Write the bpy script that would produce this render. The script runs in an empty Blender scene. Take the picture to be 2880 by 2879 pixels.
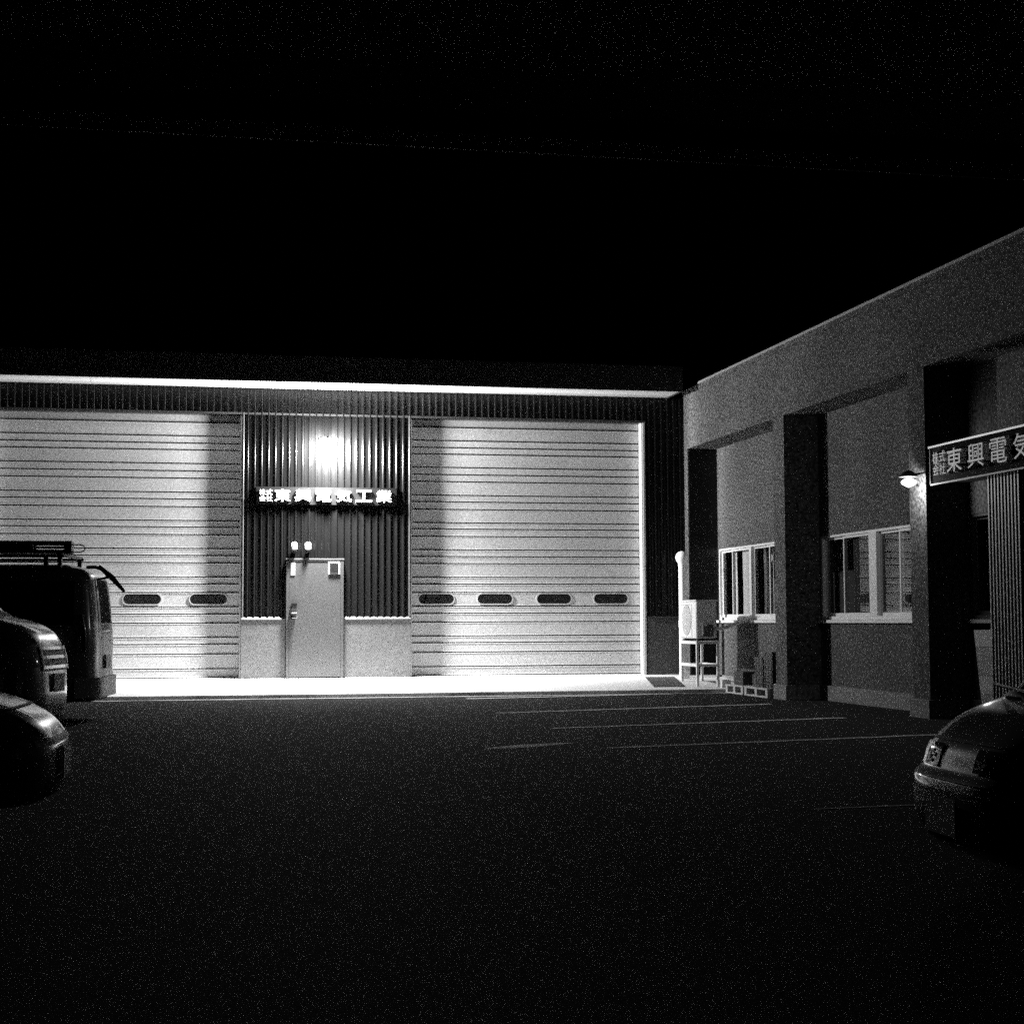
import bpy, bmesh, math, random
from mathutils import Vector, Matrix
random.seed(7)
R = math.radians
sc = bpy.context.scene
col = sc.collection

# ------------------------------------------------------------------ camera
cam_d = bpy.data.cameras.new('camera')
cam_d.sensor_fit = 'HORIZONTAL'; cam_d.sensor_width = 36.0; cam_d.lens = 56.45
cam_d.clip_end = 500
cam = bpy.data.objects.new('camera', cam_d); col.objects.link(cam)
YAW, PITCH, ROLL, CAMH = .197261, .0677333, -.00378326, 1.2
_f = Vector((math.sin(YAW)*math.cos(PITCH), math.cos(YAW)*math.cos(PITCH), math.sin(PITCH)))
_r = Vector((math.cos(YAW), -math.sin(YAW), 0)); _u = _r.cross(_f)
_r2 = math.cos(ROLL)*_r + math.sin(ROLL)*_u; _u2 = -math.sin(ROLL)*_r + math.cos(ROLL)*_u
m = Matrix((_r2, _u2, -_f)).transposed().to_4x4(); m.translation = Vector((0, 0, CAMH))
cam.matrix_world = m
sc.camera = cam

# ------------------------------------------------------------------ world, exposure
w = bpy.data.worlds.new('World'); sc.world = w; w.use_nodes = True
nt = w.node_tree; bg = nt.nodes['Background']
sky = nt.nodes.new('ShaderNodeTexSky'); sky.sky_type = 'NISHITA'; sky.sun_disc = False
sky.sun_elevation = R(-4); sky.sun_rotation = R(300)
bw = nt.nodes.new('ShaderNodeRGBToBW')
nt.links.new(sky.outputs[0], bw.inputs[0]); nt.links.new(bw.outputs[0], bg.inputs[0])
bg.inputs[1].default_value = 0.0003
vs = sc.view_settings
vs.view_transform = 'Standard'; vs.look = 'None'; vs.gamma = 1; vs.exposure = 0.0
sc.cycles.use_denoising = False
sc.cycles.use_adaptive_sampling = True; sc.cycles.adaptive_threshold = .05; sc.cycles.adaptive_min_samples = 32
sc.cycles.max_bounces = 8
sc.cycles.sample_clamp_indirect = 2
sc.cycles.caustics_reflective = False; sc.cycles.blur_glossy = 1

# ------------------------------------------------------------------ materials (the photograph is monochrome)
def mat(name, base=.5, rough=.6, metal=0., var=0., vscale=6., speck=0., sscale=120., bump=0., bscale=80., coat=0., emit=0., spec=.5, stretch=None):
    mt = bpy.data.materials.new(name); mt.use_nodes = True
    t = mt.node_tree; b = t.nodes['Principled BSDF']
    b.inputs['Roughness'].default_value = rough; b.inputs['Metallic'].default_value = metal
    b.inputs['Specular IOR Level'].default_value = spec
    if coat: b.inputs['Coat Weight'].default_value = coat; b.inputs['Coat Roughness'].default_value = .08
    tc = t.nodes.new('ShaderNodeTexCoord'); vec = tc.outputs['Object']
    if stretch:
        mp = t.nodes.new('ShaderNodeMapping'); mp.inputs['Scale'].default_value = stretch
        t.links.new(vec, mp.inputs[0]); vec2 = mp.outputs[0]
    else: vec2 = vec
    def noise(v, s, d=3):
        n = t.nodes.new('ShaderNodeTexNoise'); n.inputs['Scale'].default_value = s; n.inputs['Detail'].default_value = d
        t.links.new(v, n.inputs['Vector']); return n.outputs['Fac']
    def mth(op, a, bb):
        n = t.nodes.new('ShaderNodeMath'); n.operation = op
        for i, x in enumerate((a, bb)):
            if isinstance(x, (int, float)): n.inputs[i].default_value = x
            else: t.links.new(x, n.inputs[i])
        return n.outputs[0]
    val = None
    if var:
        val = mth('MULTIPLY_ADD', noise(vec2, vscale, 5), 2*var); val.node.inputs[2].default_value = 1-var
    if speck:
        s = mth('MULTIPLY_ADD', noise(vec, sscale, 2), 4*speck); s.node.inputs[2].default_value = 1-2*speck
        s = mth('MAXIMUM', s, .05)
        val = s if val is None else mth('MULTIPLY', val, s)
    if val is None:
        b.inputs['Base Color'].default_value = (base, base, base, 1)
    else:
        v = mth('MULTIPLY', val, base); t.links.new(v, b.inputs['Base Color'])
    if bump:
        bn = t.nodes.new('ShaderNodeBump'); bn.inputs['Strength'].default_value = bump; bn.inputs['Distance'].default_value = .01
        t.links.new(noise(vec, bscale, 4), bn.inputs['Height']); t.links.new(bn.outputs[0], b.inputs['Normal'])
    if emit:
        b.inputs['Emission Color'].default_value = (1, 1, 1, 1); b.inputs['Emission Strength'].default_value = emit
    return mt

def glass_mat(name, tint=.9, ior=1.5):
    mt = bpy.data.materials.new(name); mt.use_nodes = True; t = mt.node_tree
    t.nodes.remove(t.nodes['Principled BSDF']); out = t.nodes['Material Output']
    tr = t.nodes.new('ShaderNodeBsdfTransparent'); tr.inputs[0].default_value = (tint, tint, tint, 1)
    gl = t.nodes.new('ShaderNodeBsdfGlossy'); gl.inputs['Roughness'].default_value = .015
    tc = t.nodes.new('ShaderNodeTexCoord'); n = t.nodes.new('ShaderNodeTexNoise'); n.inputs['Scale'].default_value = 1.3
    bp = t.nodes.new('ShaderNodeBump'); bp.inputs['Strength'].default_value = .12; bp.inputs['Distance'].default_value = .01
    t.links.new(tc.outputs['Object'], n.inputs['Vector']); t.links.new(n.outputs['Fac'], bp.inputs['Height'])
    t.links.new(bp.outputs[0], gl.inputs['Normal'])
    fr = t.nodes.new('ShaderNodeLayerWeight'); fr.inputs[0].default_value = .5
    pw = t.nodes.new('ShaderNodeMath'); pw.operation = 'POWER'; pw.inputs[1].default_value = 3.6
    t.links.new(fr.outputs['Facing'], pw.inputs[0])
    mx = t.nodes.new('ShaderNodeMixShader')
    ml = t.nodes.new('ShaderNodeMath'); ml.operation = 'MULTIPLY_ADD'; ml.inputs[1].default_value = .9; ml.inputs[2].default_value = .05; ml.use_clamp = True
    t.links.new(pw.outputs[0], ml.inputs[0])
    t.links.new(ml.outputs[0], mx.inputs[0]); t.links.new(tr.outputs[0], mx.inputs[1]); t.links.new(gl.outputs[0], mx.inputs[2])
    t.links.new(mx.outputs[0], out.inputs[0]); return mt

def glow_mat(name, e):
    mt = bpy.data.materials.new(name); mt.use_nodes = True; t = mt.node_tree
    t.nodes.remove(t.nodes['Principled BSDF']); out = t.nodes['Material Output']
    tr = t.nodes.new('ShaderNodeBsdfTransparent'); em = t.nodes.new('ShaderNodeEmission'); em.inputs[1].default_value = e
    ad = t.nodes.new('ShaderNodeAddShader'); t.links.new(tr.outputs[0], ad.inputs[0]); t.links.new(em.outputs[0], ad.inputs[1])
    t.links.new(ad.outputs[0], out.inputs[0]); return mt

M = dict(  # base colours are plain greys
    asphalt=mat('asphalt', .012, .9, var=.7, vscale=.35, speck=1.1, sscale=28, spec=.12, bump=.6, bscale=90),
    lip_light=mat('painted_lip_light', .3, .9, var=.5, vscale=2.5, speck=.9, sscale=30, spec=.1),  # pale tone painting the floodlight's bright falloff beyond the forecourt lip
    concrete=mat('forecourt_concrete', .62, .85, var=.12, vscale=2.2, speck=.12, sscale=60, bump=.25, bscale=60),
    paint_line=mat('road_paint', .75, .7, var=.5, vscale=9, speck=.4, sscale=50),
    cladding=mat('dark_ribbed_metal', .006, .27, metal=0., var=.35, vscale=3, speck=.25, sscale=90, spec=.22, stretch=(3, 3, .5)),
    trim=mat('grey_flashing', .10, .35, metal=.4, var=.2),
    wainscot=mat('painted_render', .06, .85, var=.22, vscale=1.6, speck=.35, sscale=26, bump=.3, bscale=90),
    flashing=mat('pale_flashing', .5, .4, var=.1),
    shutter=mat('shutter_panel', .6, .5, var=.13, vscale=1.1, speck=.22, sscale=26, stretch=(1, 1, 2)),
    rubber=mat('black_rubber', .02, .7),
    sillmetal=mat('sill_metal', .09, .5, var=.1),
    soffit=mat('white_soffit', .55, .8, var=.06, vscale=2, speck=.06, sscale=60),
    fascia=mat('fascia_metal', .03, .6, var=.2),
    portglass=mat('porthole_glass', .015, .12, spec=.7),
    doorp=mat('steel_door', .03, .6, var=.06, speck=.3, sscale=30),
    white=mat('white_plastic', .8, .45, speck=.05),
    dark=mat('dark_plastic', .02, .5),
    board=mat('sign_board', .012, .9, speck=.2, sscale=80, spec=.08),
    letter=mat('white_letter', .85, .45),
    stucco=mat('grey_stucco', .10, .93, spec=.15, var=.38, vscale=.9, speck=1.0, sscale=24, bump=.7, bscale=90),
    stucco2=mat('pale_base_render', .19, .9, var=.25, vscale=1.5, speck=.7, sscale=24, bump=.5, bscale=80),
    coping=mat('coping_metal', .35, .5, var=.1),
    alu=mat('aluminium', .85, .4, metal=.0, var=.05),
    aludark=mat('bronze_aluminium', .12, .4, metal=.3),
    glass=glass_mat('window_glass'),
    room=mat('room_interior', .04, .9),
    curtain=mat('white_curtain', .8, .9, var=.1, vscale=4),
    curtain2=mat('grey_curtain', .25, .9, var=.2, vscale=4),
    curtain3=mat('dim_curtain', .05, .9, var=.3, vscale=4),
    ac=mat('ac_casing', .88, .42, speck=.04),
    acgrille=mat('ac_grille', .45, .5),
    steel=mat('galvanised_steel', .85, .45, metal=.0, var=.15, vscale=12),
    pipe=mat('pvc_pipe', .75, .4, speck=.05),
    crate=mat('dark_crate', .025, .55, speck=.3), crate2=mat('grey_crate', .045, .6, speck=.3),
    carton=mat('cardboard', .05, .85, var=.15),
    wood=mat('pallet_wood', .5, .8, var=.25, vscale=7, stretch=(1, 6, 6)),
    ceil=mat('carport_ceiling', .85, .9, var=.25, vscale=.8, speck=.3, sscale=50),
    ceilbeam=mat('carport_beam', .006, .95, speck=.2, spec=.03),
    ribs=mat('ribbed_screen', .08, .45, var=.2, speck=.3),
    panelpale=mat('pale_panel', .28, .6, speck=.3), panelgrey=mat('grey_panel', .12, .6, speck=.3),
    carA=mat('silver_paint', .30, .32, metal=.3, coat=1, speck=.1), carB=mat('grey_paint', .36, .3, metal=.3, coat=1, speck=.1),
    carC=mat('pearl_paint', .34, .3, metal=.2, coat=1, speck=.1), carD=mat('pale_silver_paint', .6, .32, metal=.15, coat=1, speck=.1),
    carglass=mat('car_glass', .01, .05, spec=.8), chrome=mat('chrome', .8, .1, metal=1.),
    lens=mat('headlight_lens', .45, .08, spec=.9, coat=1), tail=mat('tail_lens', .08, .12, coat=1),
    tyre=mat('tyre', .02, .8), rim=mat('wheel_rim', .35, .35, metal=.8), plate=mat('number_plate', .85, .5),
    glow=glow_mat('lamp_glow', 3), glow2=glow_mat('wall_lamp_glow', 1.5),
    hood=mat('lamp_hood', .06, .5), mat=mat('door_mat', .05, .9, speck=.4),
)

# ------------------------------------------------------------------ helpers
def rootm(o):
    while o.parent is not None: o = o.parent
    return Matrix.Translation(o.location) @ Matrix.Rotation(o.rotation_euler.z, 4, 'Z')
class MB:
    def __init__(s): s.v = []; s.f = []
    def add(s, vs, fs):
        o = len(s.v); s.v += [tuple(v) for v in vs]; s.f += [tuple(i+o for i in f) for f in fs]; return s
    def box(s, x0, x1, y0, y1, z0, z1):
        x0, x1 = sorted((x0, x1)); y0, y1 = sorted((y0, y1)); z0, z1 = sorted((z0, z1))
        return s.add([(x0,y0,z0),(x1,y0,z0),(x1,y1,z0),(x0,y1,z0),(x0,y0,z1),(x1,y0,z1),(x1,y1,z1),(x0,y1,z1)],
                     [(3,2,1,0),(4,5,6,7),(0,1,5,4),(1,2,6,5),(2,3,7,6),(3,0,4,7)])
    def tube(s, pts, r, n=12, cap=True):
        pts = [Vector(p) for p in pts]; rs = r if isinstance(r, (list, tuple)) else [r]*len(pts)
        o = len(s.v); prev = None
        for i, p in enumerate(pts):
            d = (pts[min(i+1, len(pts)-1)] - pts[max(i-1, 0)]).normalized()
            a = d.cross(Vector((0, 0, 1)))
            if a.length < 1e-3: a = d.cross(Vector((0, 1, 0)))
            a.normalize(); b = d.cross(a)
            for k in range(n):
                t = 2*math.pi*k/n; q = p + rs[i]*(math.cos(t)*a + math.sin(t)*b); s.v.append(tuple(q))
        for i in range(len(pts)-1):
            for k in range(n):
                k2 = (k+1) % n; s.f.append((o+i*n+k, o+i*n+k2, o+(i+1)*n+k2, o+(i+1)*n+k))
        if cap: s.f.append(tuple(o+k for k in range(n))[::-1]); s.f.append(tuple(o+(len(pts)-1)*n+k for k in range(n)))
        return s
    def grid(s, P, nu, nv):
        o = len(s.v)
        for i in range(nu+1):
            for j in range(nv+1): s.v.append(tuple(P(i/nu, j/nv)))
        for i in range(nu):
            for j in range(nv):
                a = o+i*(nv+1)+j; s.f.append((a, a+nv+1, a+nv+2, a+1))
        return s
    def build(s, name, material, parent=None, smooth=False, bevel=0., seg=2):
        me = bpy.data.meshes.new(name)
        inv = rootm(parent).inverted() if parent is not None and not getattr(s, 'local', False) else None
        vs = [inv @ Vector(v) for v in s.v] if inv is not None else s.v
        me.from_pydata([tuple(v) for v in vs], [], s.f)
        bm = bmesh.new(); bm.from_mesh(me); bmesh.ops.recalc_face_normals(bm, faces=bm.faces[:])
        if bevel: bmesh.ops.bevel(bm, geom=bm.edges[:], offset=bevel, segments=seg, affect='EDGES', clamp_overlap=True)
        bm.to_mesh(me); bm.free()
        me.materials.append(M[material])
        if smooth:
            me.shade_smooth()
            if smooth != True: me.set_sharp_from_angle(angle=R(smooth))
        o = bpy.data.objects.new(name, me); col.objects.link(o)
        if parent is not None: o.parent = parent
        return o
def L():
    m_ = MB(); m_.local = True; return m_
def thing(name, label, cat, loc=(0, 0, 0), rz=0, group=None):
    o = bpy.data.objects.new(name, None); col.objects.link(o); o.empty_display_size = .2
    o.matrix_world = Matrix.Translation(loc) @ Matrix.Rotation(rz, 4, 'Z')
    o.location = loc; o.rotation_euler = (0, 0, rz)
    return tag(o, label, cat, group)
def tag(o, label, cat, group=None):
    o['label'] = label; o['category'] = cat
    if group: o['group'] = group
    return o
def struct(o): o['kind'] = 'structure'; return o
def dup(o, parent=None):
    c = o.copy(); col.objects.link(c)
    if parent is not None: c.parent = parent
    for ch in list(o.children): dup(ch, c)
    return c

# ------------------------------------------------------------------ ground
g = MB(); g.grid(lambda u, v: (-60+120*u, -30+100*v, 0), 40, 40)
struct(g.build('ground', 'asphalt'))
XR = 8.8; XW = 9.35           # pillar fronts and recessed wall of the office
AY0, AY1, AZ0, AZ1 = 25.6, 28.3, .06, .25
def apz(y): return AZ0 + (AZ1-AZ0)*(y-AY0)/(AY1-AY0)
g = MB()
def ap(u, v):
    x = -12 + 22*u; yy = AY0 + (AY1-AY0)*max(0, v*9-1)/8
    wob = .025*math.sin(x*1.7)+.018*math.sin(x*4.3+1)+.01*math.sin(x*11)
    if v == 0: return (x, AY0-.02+wob, -.05)
    return (x, yy + (wob if v < .15 else 0), apz(yy))
g.grid(ap, 220, 9)
struct(g.build('forecourt', 'concrete'))
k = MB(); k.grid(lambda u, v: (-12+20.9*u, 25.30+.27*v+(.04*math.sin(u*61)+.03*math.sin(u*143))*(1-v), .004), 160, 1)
struct(k.build('lip_light_strip', 'lip_light'))  # added pale strip: lamp light on the asphalt, put into the colour
def line(a, b, wd=.12):
    a = Vector((*a, .004)); b = Vector((*b, .004)); d = (b-a).normalized(); n = Vector((-d.y, d.x, 0))*wd/2
    k = MB(); k.grid(lambda u, v: a+(b-a)*u + n*(2*v-1) + n*.25*math.sin(u*37+a.y), 24, 1)
    struct(k.build('parking_line', 'paint_line'))
for a, b in (((4.2, 24.66), (8.59, 25.55)), ((3.95, 20.72), (8.15, 21.92)), ((3.96, 17.62), (7.86, 18.62)), ((3.88, 14.79), (8.0, 15.75)),
             ((3.9, 9.72), (4.7, 9.80))):
    line(a, b, .12 if a[1] > 12 else .04)
k = MB(); k.grid(lambda u, v: (2.73+1.0*u, 15.0+.52*u+(.32*(v-.5))*math.sin(math.pi*min(1, max(0, u*.9+.08))), .003), 16, 2)
struct(k.build('worn_paint_patch', 'paint_line'))

# ------------------------------------------------------------------ garage
G = thing('garage_building', 'wide garage with two pale sectional shutters in dark ribbed metal cladding under a white soffit', 'garage', (2.3, 28, .24))
S1 = (-3.42, .84); S2 = (3.78, 8.02); SZ0, SZ1 = .245, 4.78; DX0, DX1, DZ1 = 1.63, 2.575, 2.27
YB = 28.012
b = MB()
for x0, x1, z0, z1 in ((-12, S1[0], 0, 5.25), (S1[0], S1[1], SZ1, 5.25), (S1[1], DX0, 0, 5.25), (DX0, DX1, DZ1+.05, 5.25), (DX1, S2[0], 0, 5.25), (S2[0], S2[1], SZ1, 5.25), (S2[1], XW, 0, 5.25)):
    b.box(x0, x1, YB, 28.32, z0, z1)
b.box(-12, 12, 28.7, 28.9, 0, 5.25); b.box(-12.2, -12, 28, 36, 0, 5.3)
b.build('wall', 'cladding', G)
def cladding(mb, x0, x1, z0, z1, pitch=.118):
    pts = []
    k0 = math.ceil((x0-.02)/pitch); k1 = math.floor((x1+.02)/pitch)
    pts.append((x0, 28.0))
    for k_ in range(k0, k1+1):
        c = k_*pitch
        for dx, dy in ((-.034, 0), (-.028, -.004), (-.020, -.013), (-.008, -.018), (.002, -.018), (.010, -.013), (.016, -.002), (.0175, .008), (.024, .008), (.027, 0)):
            xx = c+dx
            if x0 < xx < x1: pts.append((xx, 28.0+dy))
    pts.append((x1, 28.0))
    n = len(pts)
    mb.add([(x, y, z0) for x, y in pts]+[(x, y, z1) for x, y in pts], [(i, i+1, n+i+1, n+i) for i in range(n-1)])
c = MB()
cladding(c, -12, XR, 4.82, 5.25); cladding(c, .885, 3.735, 1.28, 4.82); cladding(c, 8.06, XR, 1.28, 4.82); cladding(c, -12, -3.47, 1.28, 4.82)
c.build('cladding', 'cladding', G, smooth=40)
for x0, x1, z0 in ((.845, .882, 1.28), (3.738, 3.775, 1.28), (-3.465, -3.425, 1.28)):
    k = MB(); k.tube([((x0+x1)/2, 27.995, z0), ((x0+x1)/2, 27.995, 4.82)], .0165, 10); k.build('corner_trim', 'trim', G, smooth=40)
k = MB(); k.box(-12, S2[1]+.06, 27.985, 28.0, 4.785, 4.82); k.build('lintel_flashing', 'fascia', G)
k = MB(); k.box(8.024, 8.056, 27.98, 28.01, .2, 4.785); k.build('corner_trim', 'flashing', G)
# wainscot
for x0, x1 in ((S1[1]+.005, DX0-.03), (DX1+.03, S2[0]-.005), (8.08, XR+.5), (-12, S1[0]-.02)):
    k = MB(); k.box(x0, x1, 27.985, 28.012, .1, 1.25); k.build('wainscot', 'wainscot', G)
    k = MB(); k.add([(x0, 27.972, 1.252), (x1, 27.972, 1.252), (x1, 28.0, 1.285), (x0, 28.0, 1.285), (x0, 27.972, 1.232), (x1, 27.972, 1.232)], [(0, 1, 2, 3), (4, 5, 1, 0)])
    k.build('sill_flashing', 'sillmetal' if x1 < 8 else 'fascia', G)
# soffit, fascia, roof
k = MB()
for i in range(12):
    x0 = -12+i*1.72; k.box(x0, min(x0+1.712, 8.46), 27.10, 28.0, 5.25, 5.27)
k.build('soffit', 'soffit', G)
k = MB(); k.box(-12, 8.46, 27.07, 27.10, 5.235, 5.64); k.build('fascia', 'fascia', G)
k = MB(); k.box(8.46, 8.50, 27.07, 28.0, 5.235, 5.64); k.build('barge_board', 'fascia', G)
k = MB(); k.box(-12, 8.50, 27.07, 36, 5.642, 5.68); k.build('roof', 'fascia', G)
# shutters
ys = [195, 240, 325, 370, 412, 497, 543, 588, 675, 717, 765, 850, 890, 937, 1022, 1065, 1110, 1197, 1240, 1293, 1380, 1425, 1480, 1568, 1610, 1670, 1760, 1817]
zs = [SZ1 - (y-195)/(1817-195)*(SZ1-SZ0) for y in ys]
SY = 28.20
def capsule_cut(cx, cz, hw, hh, n=8):
    pts = []
    for k_ in range(n+1): t = -math.pi/2+math.pi*k_/n; pts.append((cx+hw-hh+hh*math.cos(t), cz+hh*math.sin(t)))
    for k_ in range(n+1): t = math.pi/2+math.pi*k_/n; pts.append((cx-hw+hh+hh*math.cos(t), cz+hh*math.sin(t)))
    return pts
def shutter(x0, x1, ports):
    mb = MB(); rows = []; joints = []
    for i, z in enumerate(zs):
        major = i % 3 == 1
        dpt = .016 if major else .012
        hw = .013
        if i == 0: rows.append((z, SY)); continue
        if i == len(zs)-1: rows.append((z+.03, SY)); rows.append((z+.02, SY-.02)); rows.append((z, SY-.02)); continue
        rows += [(z+.024, SY), (z+.013, SY-.007), (z+.012, SY+dpt), (z-.010, SY+dpt), (z-.012, SY-.002), (z-.018, SY-.006), (z-.03, SY)]; joints.append(len(rows)-5)
    nseg = 40
    def P(u, v):
        i = int(round(v*(len(rows)-1))); z, y = rows[i]; x = x0+(x1-x0)*u
        return (x, y + .0035*math.sin(x*2.1+z*1.3)*math.sin(z*5.2+x), z)
    mb.grid(P, nseg, len(rows)-1)
    sh = mb.build('roller_shutter', 'shutter', G, smooth=25)
    sh.data.materials.append(M['rubber']); nr = len(rows)-1
    for pi, pg in enumerate(sh.data.polygons):
        if (pi % nr) in joints: pg.material_index = 1
    k = MB(); k.box(x0, x1, SY-.03, SY+.02, .2, SZ0+.012); k.build('bottom_seal', 'rubber', sh)
    cz = SZ1 - (1334-195)/(1817-195)*(SZ1-SZ0)
    for cx in ports:
        pts = capsule_cut(cx, cz, .315, .086); n = len(pts)
        k = MB(); k.add([(x, SY-.006, z) for x, z in pts], [tuple(range(n))]); gl = None
        p = k.build('porthole', 'portglass', sh)
        k = MB(); o1 = capsule_cut(cx, cz, .333, .104)
        k.add([(x, SY-.012, z) for x, z in pts]+[(x, SY-.012, z) for x, z in o1]+[(x, SY-.005, z) for x, z in pts]+[(x, SY+.01, z) for x, z in o1],
              [(i, (i+1) % n, n+(i+1) % n, n+i) for i in range(n)]+[(i, (i+1) % n, 2*n+(i+1) % n, 2*n+i) for i in range(n)]+[(n+i, n+(i+1) % n, 3*n+(i+1) % n, 3*n+i) for i in range(n)])
        k.build('porthole_rim', 'shutter', p)
    for xa, xb in ((x0, x0+.022), (x1-.022, x1)):
        k = MB(); k.box(xa, xb, 28.012, SY-.012, .2, SZ1); k.build('guide_rail', 'alu' if xb == x1 and x0 > 0 else 'steel', sh)
shutter(S1[0], S1[1], [-3.03, -1.93, -.82, .295])
shutter(S2[0], S2[1], [4.262, 5.32, 6.40, 7.455])
# personnel door
dr = MB(); dr.box(DX0+.03, DX1-.03, 27.93, 27.97, .25, DZ1-.03); dr = dr.build('door', 'doorp', G)
fr = MB(); fr.box(DX0-.02, DX0+.026, 27.924, YB, .22, DZ1); fr.box(DX1-.026, DX1+.02, 27.924, YB, .22, DZ1); fr.box(DX0-.02, DX1+.02, 27.924, YB, DZ1-.026, DZ1)
fr.build('door_frame', 'doorp', dr)
k = MB(); k.box(DX0-.03, DX1+.03, 27.920, 28.0, DZ1+.001, DZ1+.025); k.build('door_drip_cap', 'sillmetal', dr)
k = MB(); k.box(2.33, 2.53, 27.915, 27.928, 2.02, 2.235); dw = k.build('door_window_frame', 'white', dr)
k = MB(); k.box(2.352, 2.508, 27.909, 27.914, 2.045, 2.213); k.build('door_window_pane', 'portglass', dr)
k = MB(); k.box(1.685, 1.76, 27.922, 27.929, 2.0, 2.22); k.build('notice_strip', 'panelpale', dr)
k = MB(); k.box(1.70, 1.79, 27.87, 27.929, 1.38, 1.51); k.box(1.695, 1.795, 27.86, 27.929, 1.511, 1.525); k.build('keypad', 'dark', dr, bevel=.002)
k = MB(); k.box(1.70, 1.785, 27.85, 27.929, 1.345, 1.36); k.build('keypad_ledge', 'white', dr)
k = MB(); k.tube([(1.71, 27.92, 1.27), (1.71, 27.87, 1.27), (1.80, 27.865, 1.268)], .012, 8); k.tube([(1.71, 27.93, 1.27), (1.71, 27.905, 1.27)], .03, 12); k.build('door_handle', 'chrome', dr, smooth=40)

# small wall boxes above the door
def sensor(x, lbl, glossy):
    t = thing('wall_sensor', lbl, 'sensor', (x, 28, 2.42), 0, 'small boxes above the side door')
    k = MB(); k.box(x-.05, x+.05, 27.86, 27.94, 2.43, 2.575); k.build('housing', 'white', t, bevel=.02, seg=3, smooth=40)
    k = MB(); k.box(x-.03, x+.03, 27.93, 27.999, 2.38, 2.45); k.build('bracket', 'dark', t)
    if glossy: k = MB(); k.box(x-.035, x+.03, 27.853, 27.861, 2.45, 2.53); k.build('lens', 'panelgrey', t)
sensor(1.74, 'left small white box with a grey lens above the grey side door', True)
sensor(1.975, 'right small plain white box above the grey side door', False)

# ------------------------------------------------------------------ lettered signs
def glyph_mesh(ch, size, off, ext):
    cu = bpy.data.curves.new('glyph', 'FONT'); cu.body = ch; cu.size = size; cu.offset = 0; cu.bevel_depth = off; cu.bevel_resolution = 0; cu.extrude = ext
    cu.align_x = 'CENTER'; cu.resolution_u = 3
    ob = bpy.data.objects.new('glyph', cu); col.objects.link(ob)
    dg = bpy.context.evaluated_depsgraph_get(); me = bpy.data.meshes.new_from_object(ob.evaluated_get(dg))
    bpy.data.objects.remove(ob); bpy.data.curves.remove(cu); return me
def lettering(parent, frame, wid, hgt, off):
    """frame(u, v) -> matrix of the text plane with x right, y up, z out; wid/hgt of the whole board"""
    # first block: four small characters two by two, then six large ones
    x = .125*hgt + .06; ch = hgt*.70; pitch = (wid - .10)/6.62
    def place(c_, cx, cy, sx, sy, off):
        me = glyph_mesh(c_, 1.0, off, .02)
        xs = [v.co.x for v in me.vertices]; yy = [v.co.y for v in me.vertices]
        mx, my = (min(xs)+max(xs))/2, (min(yy)+max(yy))/2; wx, wy = max(xs)-min(xs), max(yy)-min(yy)
        kx = sx/max(wx, .8); ky = sy/max(wy, .8)
        for v in me.vertices:
            v.co = Vector(((v.co.x-mx)*kx, (v.co.y-my)*ky, v.co.z))
        mat4 = parent.matrix_world.inverted() @ frame(cx, cy)
        me.transform(mat4); me.materials.append(M['letter'])
        me.update()
        me.shade_flat(); o = bpy.data.objects.new('character', me); col.objects.link(o); o.parent = parent
    s0 = pitch*.62
    for c_, i, j in (('株', 0, 1), ('式', 1, 1), ('会', 0, 0), ('社', 1, 0)):
        place(c_, .05+pitch*.16+i*pitch*.33, hgt*.5+(j-.5)*ch*.5, pitch*.31, ch*.47, off*.55)
    for i, c_ in enumerate('東興電気工業'):
        place(c_, .05+pitch*(1.12+i*1.0), hgt*.5, pitch*.80, ch, off)
# garage sign: X 1.084..3.526, z 3.22..3.535
t = thing('shop_sign', 'long dark board with raised white characters between the two shutters, under the floodlight', 'sign', (2.3, 28, 3.2))
k = MB(); k.box(1.084, 3.526, 27.945, 27.982, 3.225, 3.53); k.build('board', 'board', t, bevel=.003)
for x in (1.35, 2.3, 3.25):
    k = MB(); k.box(x-.02, x+.02, 27.975, 28.0, 3.25, 3.5); k.build('bracket', 'dark', t)
lettering(t, lambda u, v: Matrix(((1, 0, 0, 1.084+u), (0, 0, -1, 27.928), (0, 1, 0, 3.225+v), (0, 0, 0, 1))), 2.442, .305, .022)

# ------------------------------------------------------------------ floodlight on the garage
LX, LY, LZ = 2.29, 27.56, 4.2
t = thing('floodlight', 'glaring floodlight on a short arm above the garage sign', 'lamp', (2.3, 28, 4.2))
k = MB(); k.tube([(LX, 28.0, LZ+.14), (LX, 27.78, LZ+.2), (LX, LY+.05, LZ+.17)], .018, 10); k.build('arm', 'hood', t, smooth=40)
k = MB(); k.box(LX-.06, LX+.06, 27.985, 28.0, LZ+.06, LZ+.22); k.build('wall_plate', 'hood', t)
k = MB(); k.box(LX-.17, LX+.17, LY-.03, LY+.09, LZ+.10, LZ+.16); k.build('housing', 'hood', t, bevel=.01)
k = MB(); k.grid(lambda u, v: (LX+.12*math.sin(math.pi*v)**.6*math.cos(2*math.pi*u), LY+.075*math.sin(math.pi*v)**.6*math.sin(2*math.pi*u), LZ-.28+.38*v), 24, 12); k.build('bulb', 'glow', t, smooth=True)
ld = bpy.data.lights.new('floodlight_beam', 'POINT'); ld.energy = 1150; ld.shadow_soft_size = .14; ld.use_nodes = True
lt = ld.node_tree; em = lt.nodes['Emission']
geo = lt.nodes.new('ShaderNodeNewGeometry'); sp = lt.nodes.new('ShaderNodeSeparateXYZ'); lt.links.new(geo.outputs['Incoming'], sp.inputs[0])
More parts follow.
